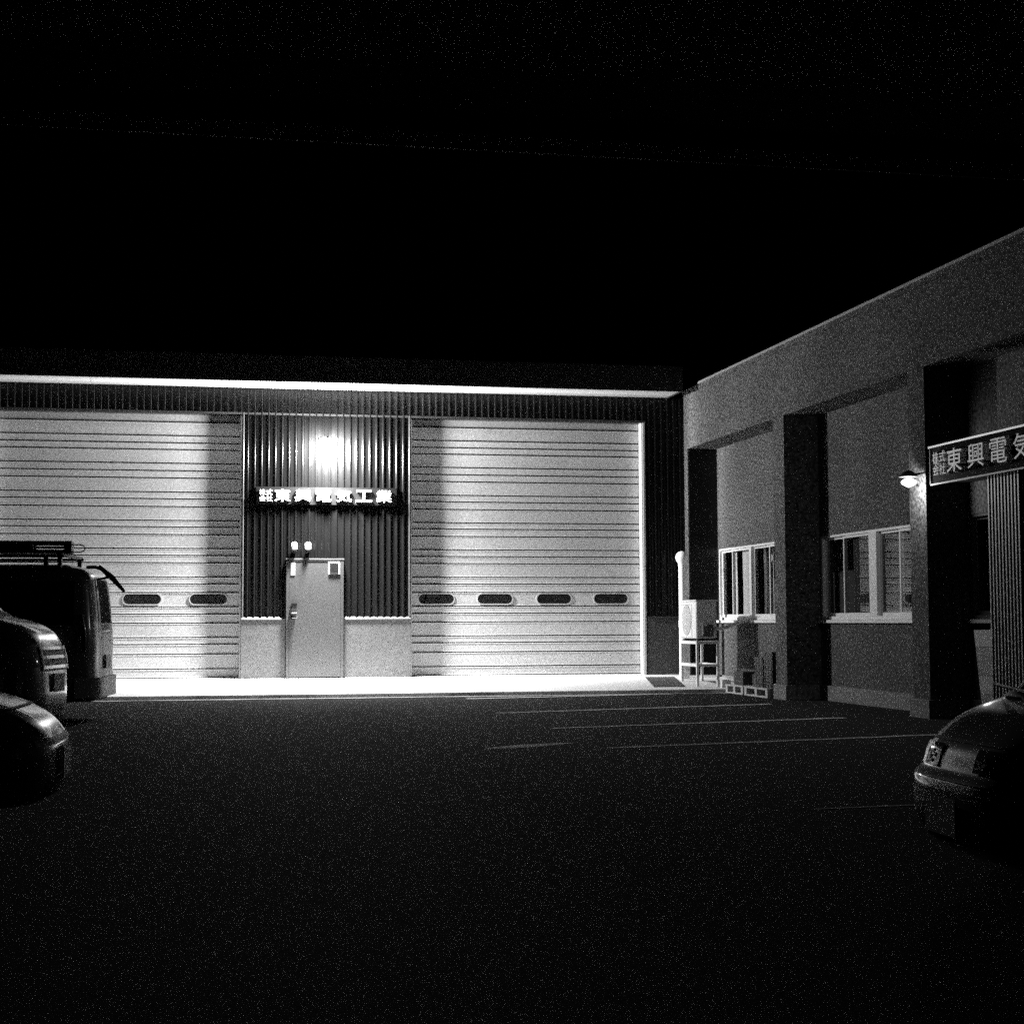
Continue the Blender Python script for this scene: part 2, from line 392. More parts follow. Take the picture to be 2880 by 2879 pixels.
def lm(op, a, b_=None, c_=None):
    n = lt.nodes.new('ShaderNodeMath'); n.operation = op
    for i, x in enumerate((a, b_, c_)):
        if x is None: continue
        if isinstance(x, (int, float)): n.inputs[i].default_value = x
        else: lt.links.new(x, n.inputs[i])
    return n.outputs[0]
# batwing distribution: weak straight back at the wall, strong sideways and down
uy, uz = sp.outputs[1], sp.outputs[2]
ux = sp.outputs[0]
base_ = lm('ADD', lm('DIVIDE', .26, lm('ADD', lm('ABSOLUTE', uy), .06)), .06)
back_ = lm('MULTIPLY', lm('POWER', lm('MAXIMUM', uy, 0.0), 2.0), 2.2)
side_ = lm('MULTIPLY', lm('MULTIPLY', lm('MAXIMUM', ux, 0.0), lm('MAXIMUM', lm('MULTIPLY', uy, -1.0), 0.0)), 1.5)
down_ = lm('MULTIPLY', lm('POWER', lm('MAXIMUM', lm('MULTIPLY', uz, -1.0), 0.0), 4.0), 5.0)
I_ = lm('ADD', lm('ADD', base_, back_), side_)
I_ = lm('ADD', I_, lm('MULTIPLY', base_, down_))
lt.links.new(I_, em.inputs['Strength'])
lo = bpy.data.objects.new('floodlight_beam', ld); col.objects.link(lo); lo.location = (LX, LY, LZ); 
lo.parent = t; lo.matrix_parent_inverse = t.matrix_world.inverted()

# ------------------------------------------------------------------ office building on the right
O = thing('office_building', 'flat roofed grey rendered office with deep window bays along the right side', 'office', (XW, 18, 0))
WIN = [(24.35, 27.74, 1.2, 2.48), (19.55, 22.93, 1.2, 2.46), (16.9, 18.17, 1.2, 2.48)]
b = MB(); yprev = 28.0
for y0, y1, z0, z1 in WIN:
    b.box(XW, XW+.2, y1, yprev, 0, 5.3); b.box(XW, XW+.2, y0, y1, 0, z0); b.box(XW, XW+.2, y0, y1, z1, 5.3); yprev = y0
b.box(XW, XW+.2, -6, yprev, 0, 5.3)
b.box(XW, 15, 28.0, 28.2, 0, 5.3)
b.build('wall', 'stucco', O)
b = MB(); b.box(XR, XW-.002, -6, 28.0, 4.30, 5.37); b.build('beam', 'stucco', O)
PY = [(27.78, 28.0), (22.97, 23.43), (18.2, 18.66), (13.42, 13.88), (8.64, 9.10), (3.86, 4.32)]
for y0, y1 in PY:
    b = MB(); b.box(XR, XW-.001, y0, y1, 0, 4.299); p = b.build('pillar', 'stucco', O)
    b = MB(); b.box(XR-.035, XW-.05, y0-.035, min(y1+.035, 27.98), 0, .226); b.build('plinth', 'stucco2', p)
for i in range(len(PY)-1):
    b = MB(); b.box(XW-.05, XW-.003, PY[i+1][1]+.036, PY[i][0]-.036, 0, .225); b.build('base_course', 'stucco2', O)
b = MB(); b.box(XR-.04, 15, -6, 27.05, 5.372, 5.41); b.build('coping', 'coping', O)
b = MB(); b.box(XR-.02, 15, -6, 28.2, 5.30, 5.371); b.box(XW+.2, 15, -6, -5.8, 0, 5.3); b.box(14.8, 15, -6, 28, 0, 5.3); b.build('roof', 'stucco', O)
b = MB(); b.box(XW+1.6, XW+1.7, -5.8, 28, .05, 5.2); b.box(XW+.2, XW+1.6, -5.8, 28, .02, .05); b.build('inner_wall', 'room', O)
def bar(mb, y0, y1, z0, z1, xf, xb): mb.box(xf, xb, y0, y1, z0, z1)
def window(y0, y1, z0, z1, posts, sashes, dark=False, curtains=()):
    fm = 'aludark' if dark else 'alu'
    f = MB(); xf, xb = XW+.01, XW+.10
    bar(f, y0, y1, z0, z0+.05, xf, xb); bar(f, y0, y1, z1-.035, z1, xf, xb)
    bar(f, y0, y0+.04, z0+.05, z1-.035, xf, xb); bar(f, y1-.04, y1, z0+.05, z1-.035, xf, xb)
    fr_ = f.build('window', fm, O)
    for pa, pb in posts:
        k = MB(); bar(k, pa, pb, z0+.051, z1-.036, xf-.006, xb); k.build('mullion', fm, fr_)
    edges = sorted([y0+.04, y1-.04] + [e for p in posts for e in p])
    for i in range(0, len(edges), 2):
        a, e = edges[i], edges[i+1]; mid = (a+e)/2 + sashes[i//2]
        for q0, q1, xo in ((a, mid+.02, .035), (mid-.02, e, .062)):
            k = MB(); x0_, x1_ = XW+xo, XW+xo+.022
            bar(k, q0, q0+.032, z0+.051, z1-.036, x0_, x1_); bar(k, q1-.032, q1, z0+.051, z1-.036, x0_, x1_)
            bar(k, q0+.032, q1-.032, z0+.051, z0+.10, x0_, x1_); bar(k, q0+.032, q1-.032, z1-.07, z1-.036, x0_, x1_)
            sa = k.build('sash', fm, fr_)
            k = MB(); k.add([(x0_+.01, q0+.03, z0+.09), (x0_+.01, q1-.03, z0+.09), (x0_+.01, q1-.03, z1-.06), (x0_+.01, q0+.03, z1-.06)], [(0, 1, 2, 3)])
            k.build('pane', 'glass', fr_)
    k = MB(); k.box(XW-.055, XW+.05, y0-.02, y1+.02, z0-.045, z0-.002); k.build('window_sill', 'alu', fr_)
    for ca, cb, cm in curtains:
        k = MB()
        n = max(6, int((cb-ca)/.02))
        k.grid(lambda u, v: (XW+.135+.013*math.sin((ca+(cb-ca)*u)*2*math.pi/.11+.6*math.sin(u*9))+.004*math.sin(v*5), ca+.12+(cb-ca)*u, z0+.03+(z1-z0-.05)*v), n, 4)
        k.build('curtain', cm, fr_, smooth=True)
window(*WIN[0], [(26.03, 26.13)], [0, .16], curtains=((27.0, 27.22, 'curtain'), (26.42, 26.68, 'curtain'), (26.16, 26.36, 'curtain'), (25.5, 25.6, 'curtain2'), (25.2, 25.36, 'curtain'), (24.4, 24.9, 'curtain2')))
window(*WIN[1], [(20.93, 21.18)], [-.03, .1], curtains=((19.5, 20.1, 'curtain3'), (20.15, 20.55, 'curtain3'), (21.1, 21.9, 'curtain3')))
window(*WIN[2], [], [0], dark=True)
# entrance hood, ribbed screen, door
b = MB(); b.box(XR+.3, XW-.003, 13.92, 18.16, 2.87, 3.2); b.build('entrance_hood', 'rubber', O)
k = MB()
ny = int((16.67-15.93)/.0145)
prof = []
y = 15.93
while y < 16.66:
    prof += [(y, XR+.03), (y+.028, XR+.03), (y+.036, XR+.002), (y+.062, XR+.002)]; y += .074
k.add([(x, y_, 0.02) for y_, x in prof]+[(x, y_, 2.86) for y_, x in prof], [(i, i+1, len(prof)+i+1, len(prof)+i) for i in range(len(prof)-1)])
k.build('ribbed_screen', 'ribs', O)
b = MB(); b.box(XR+.032, XW-.003, 15.93, 16.66, .02, 2.859); b.build('screen_core', 'dark', O)
b = MB(); b.box(XW-.06, XW-.003, 13.92, 15.92, .02, 2.86); ed = b.build('entrance_door', 'dark', O)
for y in (14.0, 15.0, 15.8):
    k = MB(); k.box(XW-.09, XW-.061, y, y+.04, .02, 2.6); k.build('door_stile', 'aludark', ed)
k = MB(); k.box(XR+.02, XW-.004, 27.765, 27.779, .23, 4.296); k.build('pillar_shade_panel', 'cladding', O)  # dark sheet added over the far pillar's near face, painting its shade
# sign over the entrance
t = thing('entrance_sign', 'dark signboard with raised white characters over the office entrance', 'sign', (XR, 16, 2.8))
SX = XR-.09
k = MB(); k.box(SX, XR-.022, 14.25, 17.86, 2.82, 3.245); k.build('board', 'board', t)
k = MB(); k.box(SX-.03, XR-.022, 14.23, 17.88, 3.247, 3.27); k.build('top_trim', 'trim', t)
k = MB(); k.box(SX-.012, SX-.001, 17.865, 17.88, 2.82, 3.245); k.box(SX-.012, SX-.001, 14.23, 17.864, 2.80, 2.819); k.build('edge_trim', 'hood', t)
lettering(t, lambda u, v: Matrix(((0, 0, -1, SX-.03), (-1, 0, 0, 17.74-u), (0, 1, 0, 2.83+v), (0, 0, 0, 1))), 3.52, .42, .030)
# wall lamp on the pillar
WY, WX, WZ = 18.27, 8.61, 2.86
t = thing('wall_lamp', 'small lit lamp with a dark hood on the pillar beside the entrance sign', 'lamp', (XR, WY, 2.9))
k = MB(); k.tube([(XR, WY-.06, 2.99), (XR-.05, WY-.04, 2.98), (WX+.02, WY, 2.97)], .014, 8); k.build('arm', 'hood', t, smooth=40)
k = MB(); k.tube([(WX, WY, 3.02), (WX, WY, 2.985), (WX, WY, 2.94)], [.03, .085, .12], 20); k.build('hood', 'hood', t, smooth=40)
k = MB(); k.grid(lambda u, v: (WX+.095*math.sin(math.pi*v)*math.cos(2*math.pi*u), WY+.095*math.sin(math.pi*v)*math.sin(2*math.pi*u), 2.81+.13*v), 20, 10); k.build('bulb', 'glow2', t, smooth=True)
ld2 = bpy.data.lights.new('wall_lamp_beam', 'POINT'); ld2.energy = 22; ld2.shadow_soft_size = .05
lo = bpy.data.objects.new('wall_lamp_beam', ld2); col.objects.link(lo); lo.location = (WX-.01, WY, 2.79)
lo.parent = t; lo.matrix_parent_inverse = t.matrix_world.inverted()
# banded tapered stand by the entrance
t = thing('display_stand', 'tapered stand with pale and grey bands between window and ribbed screen', 'stand', (9.12, 17.6, 0))
for z0, z1, m_ in ((.0, .16, 'panelpale'), (.16, .34, 'panelgrey'), (.34, .55, 'panelpale'), (.55, .88, 'panelgrey'), (.88, 1.08, 'panelpale')):
    f0 = 17.25+.18*z0; f1 = 17.25+.18*z1
    k = MB(); k.add([(9.0, 16.9, z0), (9.24, 16.9, z0), (9.24, f0, z0), (9.0, f0, z0), (9.0, 16.9, z1-.004), (9.24, 16.9, z1-.004), (9.24, f1, z1-.004), (9.0, f1, z1-.004)],
                    [(3,2,1,0),(4,5,6,7),(0,1,5,4),(1,2,6,5),(2,3,7,6),(3,0,4,7)])
    k.build('band_panel', m_, t)

# ------------------------------------------------------------------ air conditioner, its stand, flue pipe
AX, AY = 8.37, 26.0; gz = apz(AY)
t = thing('equipment_stand', 'pale steel angle frame stand carrying the air conditioner', 'stand', (AX+.17, AY+.42, gz))
H_ = .80
for x, y in ((AX, AY), (AX, AY+.86), (AX+.36, AY), (AX+.36, AY+.86)):
    k = MB(); k.box(x-.02, x+.02, y-.02, y+.02, apz(y)-.01, H_+.06); k.build('leg', 'steel', t)
for z in (.42, H_):
    for x in (AX, AX+.36):
        k = MB(); k.box(x-.018, x+.018, AY+.021, AY+.839, z, z+.05); k.build('rail', 'steel', t)
    for y in (AY, AY+.86):
        k = MB(); k.box(AX+.021, AX+.339, y-.015, y+.015, z, z+.045); k.build('rail', 'steel', t)
t = thing('air_conditioner', 'white outdoor air conditioning unit standing on the steel frame by the office wall', 'air conditioner', (AX+.17, AY+.42, .86))
z0, z1 = .895, 1.52
k = MB(); k.box(AX-.02, AX+.34, AY-.02, AY+.86, z0, z1); k.build('casing', 'ac', t, bevel=.012, seg=3, smooth=40)
k = MB(); k.box(AX-.03, AX+.36, AY-.03, AY+.875, z1-.002, z1+.025); k.build('top_cover', 'ac', t, bevel=.006)
k = MB()
cy, cz, rr = AY+.52, (z0+z1)/2, .265
n = 40
k.add([(AX-.0225, cy+rr*math.cos(2*math.pi*i/n), cz+rr*math.sin(2*math.pi*i/n)) for i in range(n)], [tuple(range(n))]); fan = k.build('fan_opening', 'acgrille', t)
k = MB()
for i in range(26):
    z = cz-rr+.02*(i+.5)
    if abs(z-cz) >= rr: continue
    h = math.sqrt(rr*rr-(z-cz)**2); k.box(AX-.034, AX-.026, cy-h, cy+h, z-.004, z+.004)
k.box(AX-.036, AX-.0345, cy-.004, cy+.004, cz-rr, cz+rr)
k.build('fan_guard', 'ac', t)
k = MB(); k.box(AX-.026, AX-.0205, AY+.215, AY+.222, z0+.03, z1-.05); k.box(AX-.026, AX-.0205, AY+.23, AY+.83, z0+.02, z0+.026); k.box(AX-.026, AX-.0205, AY+.23, AY+.83, z1-.055, z1-.048); k.build('panel_groove', 'acgrille', t)
for i in (0, 1):
    k = MB(); k.box(AX+.02+i*.0, AX+.32, AY+.06+i*.68, AY+.12+i*.68, .852, z0); k.build('foot', 'rubber', t)
k = MB(); k.box(AX+.05, AX+.17, AY-.028, AY-.0205, 1.37, 1.385); k.build('side_handle', 'white', t)
k = MB(); k.box(AX+.07, AX+.27, AY-.07, AY-.0205, .93, 1.13); k.build('valve_cover', 'panelgrey', t, bevel=.01)
k = MB(); k.box(AX+.065, AX+.095, AY-.078, AY-.071, .95, 1.14); k.box(AX+.095, AX+.16, AY-.078, AY-.071, 1.11, 1.14); k.build('valve_label', 'white', t)
t = tag(MB().tube([(AX+.27, AY-.04, 1.07), (AX+.36, AY-.05, 1.05), (AX+.5, AY-.05, 1.08), (AX+.72, AY-.02, 1.16), (XW, AY+.0, 1.19)], [.022, .03, .03, .028, .028], 10).build('refrigerant_hose', 'white', smooth=True),
        'white wrapped hose from the air conditioner into the office wall', 'hose')
t = thing('flue_pipe', 'tall white vent pipe with a round cap behind the air conditioner', 'pipe', (8.62, 27.6, .2))
FX, FY = 8.60, 27.55
zt = 2.22
k = MB(); k.tube([(FX, FY, .19), (FX, FY, zt)], .062, 16); k.build('pipe', 'pipe', t, smooth=40)
k = MB(); k.tube([(FX, FY, zt-.06), (FX, FY, zt+.0), (FX, FY, zt+.04), (FX, FY, zt+.10), (FX, FY, zt+.16), (FX, FY, zt+.20), (FX, FY, zt+.215)], [.066, .07, .10, .118, .10, .06, .01], 20); k.build('cap', 'pipe', t, smooth=40)
k = MB(); k.tube([(FX, FY, 1.08), (FX, FY, 1.2)], .07, 16); k.build('joint_collar', 'pipe', t, smooth=40)
# concrete blocks under the stand
for i, (x, y, lbl) in enumerate(((AX+.36, AY-.2, 'pale concrete block lying at the near foot of the air conditioner stand'), (8.45, 27.2, 'pale concrete block at the far foot of the stand beside the vent pipe'))):
    tag(MB().box(x, x+.16, y, y+.1, apz(y)-.01, apz(y)+.13).build('concrete_block', 'white', bevel=.008), lbl, 'block', 'concrete blocks near the stand')
# mat
g = MB(); g.box(7.55, 8.45, 26.1, 27.5, 0, .015)
g = MB(); X0, X1 = 7.62, 8.5
g.add([(7.60, 26.0, apz(26.0)+.012), (8.15, 26.0, apz(26.0)+.012), (8.42, 27.5, apz(27.5)+.012), (7.88, 27.5, apz(27.5)+.012)], [(0, 1, 2, 3)])
g.add([(7.60, 26.0, apz(26.0)-.01), (8.15, 26.0, apz(26.0)-.01), (8.15, 26.0, apz(26.0)+.012), (7.60, 26.0, apz(26.0)+.012)], [(0, 1, 2, 3)])
tag(g.build('door_mat', 'mat'), 'dark rectangular mat lying on the pale forecourt by the right shutter', 'mat')

# ------------------------------------------------------------------ pallets, cartons and crates
def pallet(x, y0, y1, lbl):
    t = thing('pallet', lbl, 'pallet', (x, (y0+y1)/2, 0), 0, 'pallets along the office wall')
    k = MB(); n = 5
    for i in range(n):
        xx = x+i*.115; k.box(xx, xx+.09, y0, y1, .12, .142)
    k.build('deck', 'wood', t)
    for yy in (y0, (y0+y1)/2-.05, y1-.1): MB().box(x+.004, x+.54, yy+.001, yy+.099, .022, .119).build('bearer', 'wood', t)
    k = MB()
    for xx in (x, x+.46): k.box(xx, xx+.09, y0, y1, .0, .021)
    k.build('bottom_board', 'wood', t)
PX = 8.72
pallet(PX, 24.75, 25.6, 'far pale wooden pallet carrying the grey carton beside the office wall')
pallet(PX, 23.62, 24.68, 'near pale wooden pallet under the crate stacks beside the pillar')
tag(MB().box(PX+.08, PX+.5, 24.95, 25.4, .143, .36).build('carton', 'carton', bevel=.008), 'squat grey carton standing on the far pallet by the office wall', 'carton')
tag(MB().box(PX+.12, PX+.40, 24.45, 24.62, .143, .34).build('carton', 'carton', bevel=.006), 'narrow carton between the squat carton and the crate stacks', 'carton')
def crate(x, y, z, mname, lbl, lx=.42, ly=.36, h=.095):
    t = thing('crate', lbl, 'crate', (x, y, z), 0, 'stacked dark crates')
    k = L(); tk = .014
    k.box(0, lx, 0, ly, 0, tk); k.box(0, tk, 0, ly, tk, h-.03); k.box(lx-tk, lx, 0, ly, tk, h-.03)
    k.box(tk, lx-tk, 0, tk, tk, h-.03); k.box(tk, lx-tk, ly-tk, ly, tk, h-.03)
    k.build('tub', mname, t)
    k = L(); k.box(-.012, lx+.012, -.012, ly+.012, h-.03, h-.008); k.build('rim', mname, t)
    k = L()
    for yy in (.04, ly/2-.01, ly-.06): k.box(-.008, -.001, yy, yy+.02, .012, h-.03)
    k.build('rib', mname, t)
ords = ['bottom', 'second lowest', 'third lowest', 'third highest', 'second highest', 'topmost']
for i in range(5):
    crate(PX+.08, 24.02+random.uniform(-.01, .01), .144+i*.095, 'crate2', ['bottom', 'second lowest', 'middle', 'second highest', 'topmost'][i]+' crate of the lower far stack on the near pallet')
for i in range(6):
    crate(PX+.08, 23.60+random.uniform(-.01, .01), .144+i*.095, 'crate', ords[i]+' crate of the taller stack next to the pillar')

# ------------------------------------------------------------------ vehicles
class Body:
    def __init__(s, keys, n=4.0): s.k = keys; s.n = n
    def at(s, z):
        K = s.k
        if z <= K[0][0]: return K[0][1:]
        if z >= K[-1][0]: return K[-1][1:]
        for i in range(len(K)-1):
            if K[i][0] <= z <= K[i+1][0]: break
        h = K[i+1][0]-K[i][0]; t = (z-K[i][0])/h; out = []
        for c_ in range(1, 4):
            def sl(j):
                if j <= 0: return (K[1][c_]-K[0][c_])/(K[1][0]-K[0][0])
                if j >= len(K)-1: return (K[-1][c_]-K[-2][c_])/(K[-1][0]-K[-2][0])
                a = (K[j][c_]-K[j-1][c_])/(K[j][0]-K[j-1][0]); b_ = (K[j+1][c_]-K[j][c_])/(K[j+1][0]-K[j][0])
                return 0 if a*b_ <= 0 else 2*a*b_/(a+b_)
            m0, m1 = sl(i)*h, sl(i+1)*h; p0, p1 = K[i][c_], K[i+1][c_]
            out.append((2*t**3-3*t*t+1)*p0+(t**3-2*t*t+t)*m0+(-2*t**3+3*t*t)*p1+(t**3-t*t)*m1)
        return out
    def body(s, nz=70, nphi=96):
        z0, z1 = s.k[0][0], s.k[-1][0]; mb = L(); rows = []
        zl = []
        for i in range(len(s.k)-1):
            a, b_ = s.k[i][0], s.k[i+1][0]; m_ = max(3, int(nz*(abs(s.k[i][1]-s.k[i+1][1])+b_-a)/4))
            zl += [a+(b_-a)*j/m_ for j in range(m_)]
        zl.append(z1)
        for z in zl:
            xf, xr, w_ = s.at(z); xc, a = (xf+xr)/2, (xf-xr)/2; r_ = []
            for j in range(nphi):
                t = 2*math.pi*j/nphi; c_, sn = math.cos(t), math.sin(t)
                r_.append((xc+a*math.copysign(abs(c_)**(2/s.n), c_), w_*math.copysign(abs(sn)**(2/s.n), sn), z))
            rows.append(r_)
        xf, xr, w_ = s.at(z1)
        rows.append([((x-(xf+xr)/2)*.5+(xf+xr)/2, y*.5, z1+.012) for x, y, z in rows[-1]])
        rows.append([((x-(xf+xr)/2)*.02+(xf+xr)/2, y*.02, z1+.018) for x, y, z in rows[-2]])
        xf, xr, w_ = s.at(z0)
        rows.insert(0, [((x-(xf+xr)/2)*.1+(xf+xr)/2, y*.1, z0+.02) for x, y, z in rows[0]])
        vs = [p for r_ in rows for p in r_]; fs = []
        for i in range(len(rows)-1):
            for j in range(nphi):
                j2 = (j+1) % nphi; fs.append((i*nphi+j, i*nphi+j2, (i+1)*nphi+j2, (i+1)*nphi+j))
        mb.add(vs, fs); return mb
    def px(s, y, z, front=True, off=0):
        xf, xr, w_ = s.at(z); q = min(.999, abs(y)/w_); e = (1-q**s.n)**(1/s.n); xc, a = (xf+xr)/2, (xf-xr)/2
        return xc+(a*e+off)*(1 if front else -1)
    def py(s, x, z, side=1, off=0):
        xf, xr, w_ = s.at(z); xc, a = (xf+xr)/2, (xf-xr)/2; q = min(.9995, abs((x-xc)/a)); return side*(w_*(1-q**s.n)**(1/s.n)+off)
    def fpatch(s, y0, y1, z0, z1, front=True, off=.004, nu=16, nv=10, zlo=None):
        mb = L()
        def P(u, v):
            zz = z0+(z1-z0)*v; y = (y0+(y1-y0)*u)*s.at(zz)[2]
            zz = zz + (zlo(u)*(1-v) if zlo else 0)
            return (s.px(y, zz, front, off), y, zz + (off if front else 0))
        mb.grid(P, nu, nv); return mb
    def spatch(s, xa, xb, z0, z1, side, off=.004, nu=14, nv=8):
        mb = L()
        def P(u, v):
            zz = z0+(z1-z0)*v; a = xa(v) if callable(xa) else xa; b_ = xb(v) if callable(xb) else xb
            x = a+(b_-a)*u; return (x, s.py(x, zz, side, off), zz)
        mb.grid(P, nu, nv); return mb
def wheel(parent, x, y, side, r=.30):
    k = L(); s_ = side
    prof = [(r*.60, 0), (r*.62, .0), (r*.93, .0), (r, -.03), (r, -.16), (r*.9, -.19)]
    n = 32
    for i in range(len(prof)-1):
        pass
    vs = []; 
    for rr_, dy in prof:
        for j in range(n): t = 2*math.pi*j/n; vs.append((x+rr_*math.cos(t), y+s_*dy, r+rr_*math.sin(t)))
    fs = [(i*n+j, i*n+(j+1) % n, (i+1)*n+(j+1) % n, (i+1)*n+j) for i in range(len(prof)-1) for j in range(n)]
    k.add(vs, fs); w_ = k.build('wheel', 'tyre', parent, smooth=40)
    k = L(); k.tube([(x, y-s_*.012, r), (x, y-s_*.03, r)], r*.6, 32)
    for a in range(5):
        t = 2*math.pi*a/5+.3; d = Vector((math.cos(t), 0, math.sin(t))); k.tube([Vector((x, y-s_*.008, r)), Vector((x, y-s_*.008, r))+d*r*.56], .03, 6)
    k.build('rim', 'rim', w_, smooth=40)
def arch(B, root, x, r, side):
    k = L(); n = 20; vs = []
    for i in range(n+1):
        t = math.pi*(i/n)*1.15-.12; 
        for q in (.2, 1.0):
            xx = x+q*(r+.05)*math.cos(t); zz = max(B.k[0][0]+.01, r+q*(r+.05)*math.sin(t)); vs.append((xx, B.py(xx, zz, side, .003), zz))
    k.add(vs, [(2*i, 2*i+1, 2*i+3, 2*i+2) for i in range(n)]); k.build('wheel_arch', 'rubber', root)

def text_part(parent, ch, frame, size, material='dark', off=.004):
    me = glyph_mesh(ch, size, off, .001); me.transform(frame); me.materials.append(M[material])
    o = bpy.data.objects.new('plate_number', me); col.objects.link(o); o.parent = parent

def plate(B, root, z, front=True, y=0):
    xs = B.px(y, z, front, .02); s_ = 1 if front else -1
    k = L(); k.box(xs, xs+s_*.008, y-.165, y+.165, z-.083, z+.083); return k.build('number_plate', 'plate', root, bevel=.003)

# van A: backed in, its rear towards the right
KA = [(.25, -.12, -4.60, .78), (.42, -.0, -4.68, .83), (.7, -.02, -4.66, .85), (.95, -.10, -4.665, .85), (1.08, -.32, -4.66, .845), (1.18, -.58, -4.65, .835),
      (1.5, -.90, -4.62, .80), (1.75, -1.2, -4.58, .76), (1.84, -1.42, -4.50, .71), (1.90, -1.9, -4.3, .60)]
BA = Body(KA, 7)
vA = thing('parked_van', 'tall boxy van with a roof rack, rear end nearest the left shutter', 'van', (-5.65, 21.2, 0), math.pi-R(7))
BA.body().build('body', 'carA', vA, smooth=50)
# local frame of van A: front +x is world -x; near (camera) side is local +y
for s_ in (1, -1):
    BA.spatch(-4.40, -3.05, 1.17, 1.70, s_).build('side_window', 'carglass', vA, smooth=True)
    BA.spatch(-2.98, -1.95, 1.17, 1.70, s_).build('side_window', 'carglass', vA, smooth=True)
    BA.spatch(-1.88, lambda v: -.88-.42*v, 1.17, 1.68, s_).build('side_window', 'carglass', vA, smooth=True)
    k = L(); k.box(-4.3, -1.0, s_*.862, s_*.852, 1.135, 1.15); k.build('belt_moulding', 'dark', vA)
    for x in (-.85, -3.75): arch(BA, vA, x, .33, s_); wheel(vA, x, s_*.86, s_, .33)
    k = L(); k.grid(lambda u, v: (BA.px(s_*(.73-.0*u), .85+.45*v, False, -.0)-(.018), s_*(.62+.17*u), .85+.45*v), 6, 8); k.build('tail_light', 'tail', vA, smooth=True)
BA.fpatch(-.80, .80, 1.20, 1.72, False).build('rear_window', 'carglass', vA, smooth=True)
BA.fpatch(-.86, .86, 1.22, 1.72, True).build('windscreen', 'carglass', vA, smooth=True)
k = L(); k.grid(lambda u, v: (BA.px(-.78+1.56*u, .5, False, .035), -.78+1.56*u, .30+.24*v), 20, 3); k.build('rear_bumper', 'flashing', vA, smooth=True)
plate(BA, vA, .72, False)
k = L(); k.tube([(-4.50, .5, 1.87), (-4.62, .57, 1.87), (-4.70, .60, 1.84)], .022, 8); k.tube([(-4.66, .6, 1.88), (-4.82, .6, 1.74), (-4.97, .6, 1.57)], [.025, .038, .02], 4); k.tube([(-4.64, .6, 1.72), (-4.80, .6, 1.75)], .015, 6); k.build('rear_view_mirror', 'dark', vA, bevel=.004)
k = L()
for x in (-4.2, -2.8, -1.7):
    for y in (-.62, .62): k.box(x-.025, x+.025, y-.02, y+.02, 1.85, 2.04)
    k.box(x-.03, x+.03, -.66, .66, 2.005, 2.04)
k.box(-4.06, -4.01, .6, .64, 1.85, 2.02)
for y in (-.62, .62): k.box(-4.25, -1.65, y-.015, y+.015, 1.985, 2.02)
k.build('roof_rack', 'dark', vA)
t = thing('equipment_case', 'long dark case with slots lying on the roof rack of the tall van', 'case', (-3.0, 20.3, 2.04))
k = MB()
for ya, yb in ((20.16, 20.20), (20.56, 20.60)):
    k.box(-4.6, -1.88, ya, yb, 2.041, 2.19); k.box(-1.52, -1.43, ya, yb, 2.041, 2.19); k.box(-1.88, -1.52, ya, yb, 2.041, 2.085)
    k.box(-1.88, -1.52, ya, yb, 2.15, 2.19); k.box(-1.88, -1.52, ya, yb, 2.112, 2.124)
k.box(-4.6, -1.43, 20.201, 20.559, 2.045, 2.06); k.box(-1.47, -1.43, 20.201, 20.559, 2.061, 2.19); k.box(-4.6, -1.95, 20.201, 20.559, 2.17, 2.19); k.build('shell', 'dark', t)
k = MB(); k.tube([(-1.43, 20.18, 2.145), (-1.33, 20.18, 2.145), (-1.285, 20.18, 2.13), (-1.27, 20.18, 2.10), (-1.285, 20.18, 2.07), (-1.33, 20.18, 2.055), (-1.43, 20.18, 2.055)], .008, 8); k.build('handle', 'dark', t, smooth=40)

# van B: short nosed van in the middle
KB = [(.22, -.12, -3.30, .66), (.34, -.02, -3.37, .72), (.55, .0, -3.39, .735), (.80, -.01, -3.39, .735), (.98, -.05, -3.38, .73), (1.09, -.11, -3.37, .725), (1.17, -.21, -3.36, .715),
      (1.225, -.36, -3.35, .70), (1.27, -.54, -3.35, .69), (1.5, -.80, -3.33, .66), (1.72, -1.08, -3.28, .62), (1.84, -1.35, -3.18, .56), (1.89, -1.8, -2.95, .42)]
BB = Body(KB, 4.6)
vB = thing('parked_minivan', 'short nosed van with bright grille parked between the tall van and the front car', 'van', (-1.20, 15.35, 0), R(-12))
BB.body().build('body', 'carB', vB, smooth=50)
for s_ in (1, -1):
    BB.spatch(-3.2, -2.2, 1.16, 1.66, s_).build('side_window', 'carglass', vB, smooth=True)
    BB.spatch(-2.12, lambda v: -.62-.46*v, 1.16, 1.64, s_).build('side_window', 'carglass', vB, smooth=True)
    for x in (-.6, -2.75): arch(BB, vB, x, .28, s_); wheel(vB, x, s_*.745, s_, .28)
    BB.fpatch(s_*.56, s_*.93, .80, 1.0, True).build('headlight', 'lens', vB, smooth=True)
    BB.fpatch(s_*.60, s_*.88, .34, .46, True).build('fog_light_recess', 'dark', vB, smooth=True)
    k = L(); k.tube([(-1.02, s_*.68, 1.3), (-.98, s_*.80, 1.3)], .015, 8); k.box(-1.04, -.92, s_*.79, s_*.93, 1.22, 1.40); k.build('side_mirror', 'dark', vB, bevel=.01)
BB.fpatch(-.84, .84, 1.31, 1.70, True).build('windscreen', 'carglass', vB, smooth=True)
BB.fpatch(-.84, .84, 1.268, 1.30, True).build('cowl', 'dark', vB, smooth=True)
gr = BB.fpatch(-.52, .52, .76, .98, True).build('grille', 'dark', vB, smooth=True)
for z in (.77, .86, .94):
    BB.fpatch(-.52, .52, z, z+.028, True, off=.016).build('grille_bar', 'chrome', gr, smooth=True)
